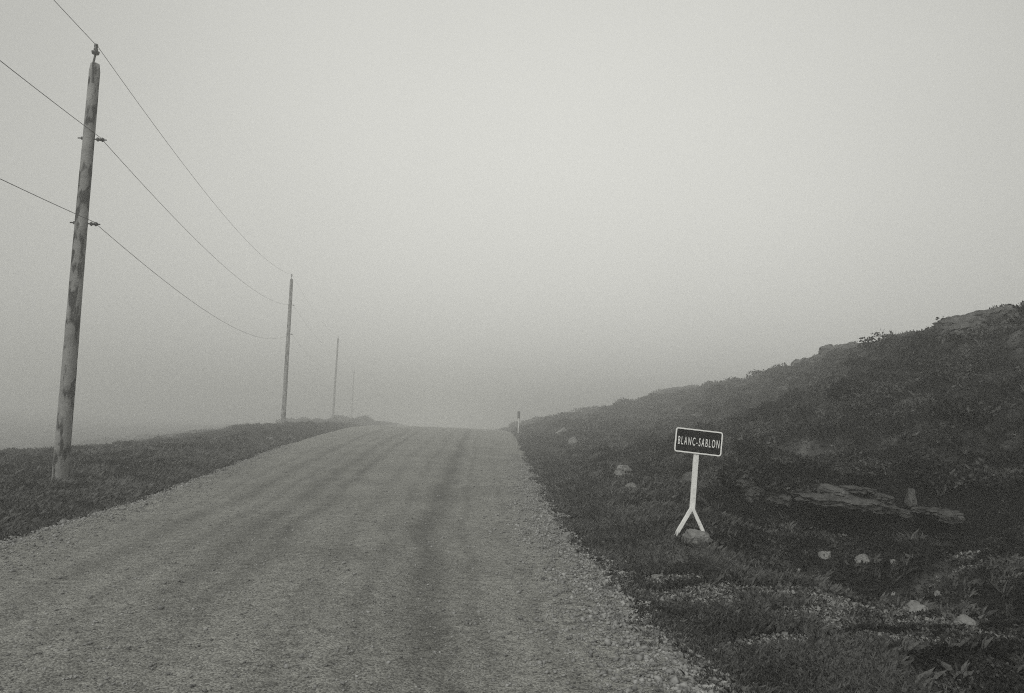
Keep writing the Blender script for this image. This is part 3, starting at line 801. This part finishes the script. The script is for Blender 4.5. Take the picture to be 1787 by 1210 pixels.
# ------------------------------------------------------------------ town sign
SY = 11.0
def sign():
    foot = at(1208, 930, SY)
    root = empty('road_sign', foot)
    tag(root, 'black and white town name sign reading BLANC-SABLON on a white post with splayed legs', 'road sign')
    TL, TR, BL, BR = [Vector(at(x, y, SY)) for x, y in ((1180, 745), (1262, 755), (1176, 788), (1258, 797))]
    c = (TL + TR + BL + BR) / 4
    ex = ((TR + BR) - (TL + BL)).normalized(); ey = ((TL + TR) - (BL + BR)); ey = (ey - ex * ey.dot(ex)).normalized()
    ez = ex.cross(ey)                       # towards the camera
    wd = ((TR - TL).length + (BR - BL).length) / 2; hg = ((TL - BL).length + (TR - BR).length) / 2 * 0.995
    print('sign', wd, hg)
    def rrect(bm, w_, h_, r_, z0, z1, hole=None):
        def loop(w2, h2, r2, z):
            out = []
            for cx, cy, a0 in ((1, 1, 0), (-1, 1, 90), (-1, -1, 180), (1, -1, 270)):
                for k in range(7):
                    a = math.radians(a0 + 15 * k)
                    out.append(bm.verts.new(c + ex * (cx * (w2 / 2 - r2) + r2 * math.cos(a)) + ey * (cy * (h2 / 2 - r2) + r2 * math.sin(a)) + ez * z))
            return out
        o0, o1 = loop(w_, h_, r_, z0), loop(w_, h_, r_, z1); n = len(o0)
        for k in range(n): bm.faces.new((o0[k], o0[(k + 1) % n], o1[(k + 1) % n], o1[k]))
        if hole:
            i0, i1 = loop(w_ - 2 * hole, h_ - 2 * hole, max(.004, r_ - hole), z0), loop(w_ - 2 * hole, h_ - 2 * hole, max(.004, r_ - hole), z1)
            for k in range(n):
                j = (k + 1) % n
                bm.faces.new((i0[j], i0[k], i1[k], i1[j])); bm.faces.new((o1[k], o1[j], i1[j], i1[k])); bm.faces.new((o0[j], o0[k], i0[k], i0[j]))
        else:
            bm.faces.new(o1); bm.faces.new(o0[::-1])
        bmesh.ops.recalc_face_normals(bm, faces=bm.faces)
    bm = bmesh.new(); rrect(bm, wd - .004, hg - .004, .034, 0, 0.006); pan = link('panel', bm, M['black'], root)
    bm = bmesh.new(); rrect(bm, wd, hg, .036, -0.002, 0.009, 0.017); 
    bd = link('border', bm, M['letter'], root); 
    # lettering
    cu = bpy.data.curves.new('lettering', 'FONT'); cu.body = 'BLANC-SABLON'; cu.align_x = 'CENTER'; cu.align_y = 'CENTER'
    cu.extrude = 0.012; cu.offset = 0.004; cu.space_character = 1.4
    to = bpy.data.objects.new('tmp', cu); C.objects.link(to)
    bpy.context.view_layer.update()
    dg = bpy.context.evaluated_depsgraph_get()
    me = bpy.data.meshes.new_from_object(to.evaluated_get(dg)); bpy.data.objects.remove(to)
    xs = [v.co.x for v in me.vertices]; ys = [v.co.y for v in me.vertices]
    sx = wd * 0.875 / (max(xs) - min(xs)); sy = 0.110 / (max(ys) - min(ys))
    cx, cy = (max(xs) + min(xs)) / 2, (max(ys) + min(ys)) / 2
    me.transform(Matrix.Identity(4))
    for v in me.vertices:
        a, b_, z = (v.co.x - cx) * sx, (v.co.y - cy) * sy, v.co.z
        v.co = c + ex * (a + 0.002) + ey * (b_ - 0.005) + ez * (0.0075 + z * 0.1) - root.location
    me.materials.clear(); me.materials.append(M['letter']); me.name = 'lettering'
    lo = bpy.data.objects.new('lettering', me); C.objects.link(lo); lo.parent = root
    for sgn in (1, -1):
        bm = bmesh.new(); p = c + ey * (sgn * (hg / 2 - 0.038)) + ex * 0.01
        tube(bm, [p + ez * .004, p + ez * .013, p + ez * .016], [.011, .011, .006], 8)
        link('bolt', bm, M['metal'], root)
    def plank(name, a, b, w_, th, push, mt):
        a, b = Vector(a) - ez * push, Vector(b) - ez * push
        t = (b - a).normalized(); s = t.cross(ez).normalized(); bm = bmesh.new()
        N = 10; rings = []
        for i in range(N + 1):
            q = a.lerp(b, i / N); wob = 0.0015
            rings.append([bm.verts.new(q + s * (sa * w_ / 2 + random.uniform(-wob, wob)) + ez * (sb * th / 2 + random.uniform(-wob, wob))) for sa, sb in ((-1, -1), (1, -1), (1, 1), (-1, 1))])
        for r0, r1 in zip(rings[:-1], rings[1:]):
            for k in range(4): bm.faces.new((r0[k], r0[(k + 1) % 4], r1[(k + 1) % 4], r1[k]))
        bm.faces.new(rings[0][::-1]); bm.faces.new(rings[-1])
        bmesh.ops.recalc_face_normals(bm, faces=bm.faces)
        bmesh.ops.bevel(bm, geom=[e for e in bm.edges if abs((e.verts[0].co - e.verts[1].co).normalized().dot(t)) > .9], offset=0.004, segments=1, affect='EDGES')
        return link(name, bm, mt, root)
    plank('post', at(1208.5, 892, SY), at(1218, 765, SY), 0.070, 0.05, 0.030, M['white'])
    plank('leg', at(1174, 942, SY), at(1208, 884, SY), 0.050, 0.04, -0.019, M['white'])
    plank('leg', at(1231, 938, SY), at(1207.5, 886, SY), 0.047, 0.038, -0.024, M['white'])
sign()

# far marker post on the right shoulder
def marker():
    Y = 78.0
    b = Vector(at(904.5, 750, Y)); t = Vector(at(905.5, 718, Y))
    root = empty('marker_post', b); tag(root, 'small pale roadside marker post with a dark top, faint in the fog at the crest', 'marker post')
    bm = bmesh.new(); tube(bm, [b - Vector((0, 0, .3)), b.lerp(t, .6)], 0.05, 8); link('post', bm, M['white'], root)
    d = (t - b); s = Vector((1, 0, 0)); bm = bmesh.new()
    c = b.lerp(t, .8); vs = []
    for z in (-1, 1):
        for sx_, sy_ in ((-1, -1), (1, -1), (1, 1), (-1, 1)):
            vs.append(bm.verts.new(c + Vector((sx_ * .13, sy_ * .02, z * d.length * .2))))
    bmesh.ops.convex_hull(bm, input=vs)
    bmesh.ops.bevel(bm, geom=list(bm.edges), offset=.01, segments=2, affect='EDGES')
    link('plate', bm, M['metal'], root)
marker()

# ------------------------------------------------------------------ shrubs
def shrub(px, py, wpx, hpx, label, seed, dist=None, lo=3.0):
    if dist: p = at(px, py, dist); Y = dist
    else: p, Y = hit(px, py, lo)
    s = Y / FPX; w_, h_ = wpx * s / 2, hpx * s * 0.75
    r = np.random.default_rng(seed)
    root = empty('shrub', p); tag(root, label, 'shrub', 'wind-cropped shrubs on the hill')
    bm = bmesh.new()
    tips = []
    for k in range(9):
        a = r.uniform(0, 6.28); q = r.uniform(0.2, 0.8)
        tip = Vector((math.cos(a) * w_ * q, math.sin(a) * w_ * q, h_ * r.uniform(.4, .85)))
        tips.append(tip)
        base = Vector(p) - Vector((0, 0, .15))
        tube(bm, [base, base.lerp(Vector(p) + tip, .5) + Vector(r.normal(0, .04, 3)), Vector(p) + tip], [.022 * (h_ + .3), .014 * (h_ + .3), .005], 5)
    link('branches', bm, M['wood'], root)
    n = 5200
    lob = np.array([[t.x, t.y, t.z] for t in tips])
    c = lob[r.integers(0, len(lob), n)] + r.normal(0, 1, (n, 3)) * np.array([w_ * .26, w_ * .26, h_ * .20])
    c[:, 2] = np.abs(c[:, 2])
    L = (0.025 + 0.0018 * Y) * r.uniform(.6, 1.5, n)
    d1 = r.normal(0, 1, (n, 3)); d1 /= np.linalg.norm(d1, axis=1, keepdims=True)
    d2 = r.normal(0, 1, (n, 3)); d2 -= (d1 * d2).sum(1, keepdims=True) * d1; d2 /= np.linalg.norm(d2, axis=1, keepdims=True)
    V = np.stack([c - d1 * L[:, None], c + d2 * L[:, None] * .5, c + d1 * L[:, None], c - d2 * L[:, None] * .5], 1).reshape(-1, 3)
    o = raw_mesh('foliage', V, np.arange(4 * n).reshape(-1, 4), M['shrub'], 4, False, {'tone': np.repeat(r.normal(0, .09, n), 4), 'pale': np.zeros(4 * n)})
    o.parent = root
shrub(1330, 800, 70, 36, 'dark bush right of the sign panel on the lower slope', 73)
shrub(1290, 850, 60, 38, 'dark bush on the slope right of the sign post', 74)
shrub(1640, 850, 90, 50, 'dark bush on the bank above the hollow', 75)
shrub(1500, 700, 90, 36, 'spreading bush high in the middle of the hillside', 76)
shrub(1610, 640, 80, 34, 'bush just below the skyline near the square topped crag', 77)
shrub(1690, 740, 80, 44, 'bush near the right edge halfway up the hill', 78)
shrub(1380, 870, 70, 34, 'dark bush left of the layered ledge', 79)

build_haze()

if 0:
    for px in range(920, 1780, 60):
        Y = np.geomspace(8, 200, 1500); best = 9e9
        d = ray(px, 600); X = EYE[0] + d[0] / d[1] * Y
        z, _ = terrain(X, Y)
        q = np.array([project(p)[1] for p in np.c_[X, Y, z]])
        i = q.argmin(); print('sky', px, round(q[i]), round(Y[i]))
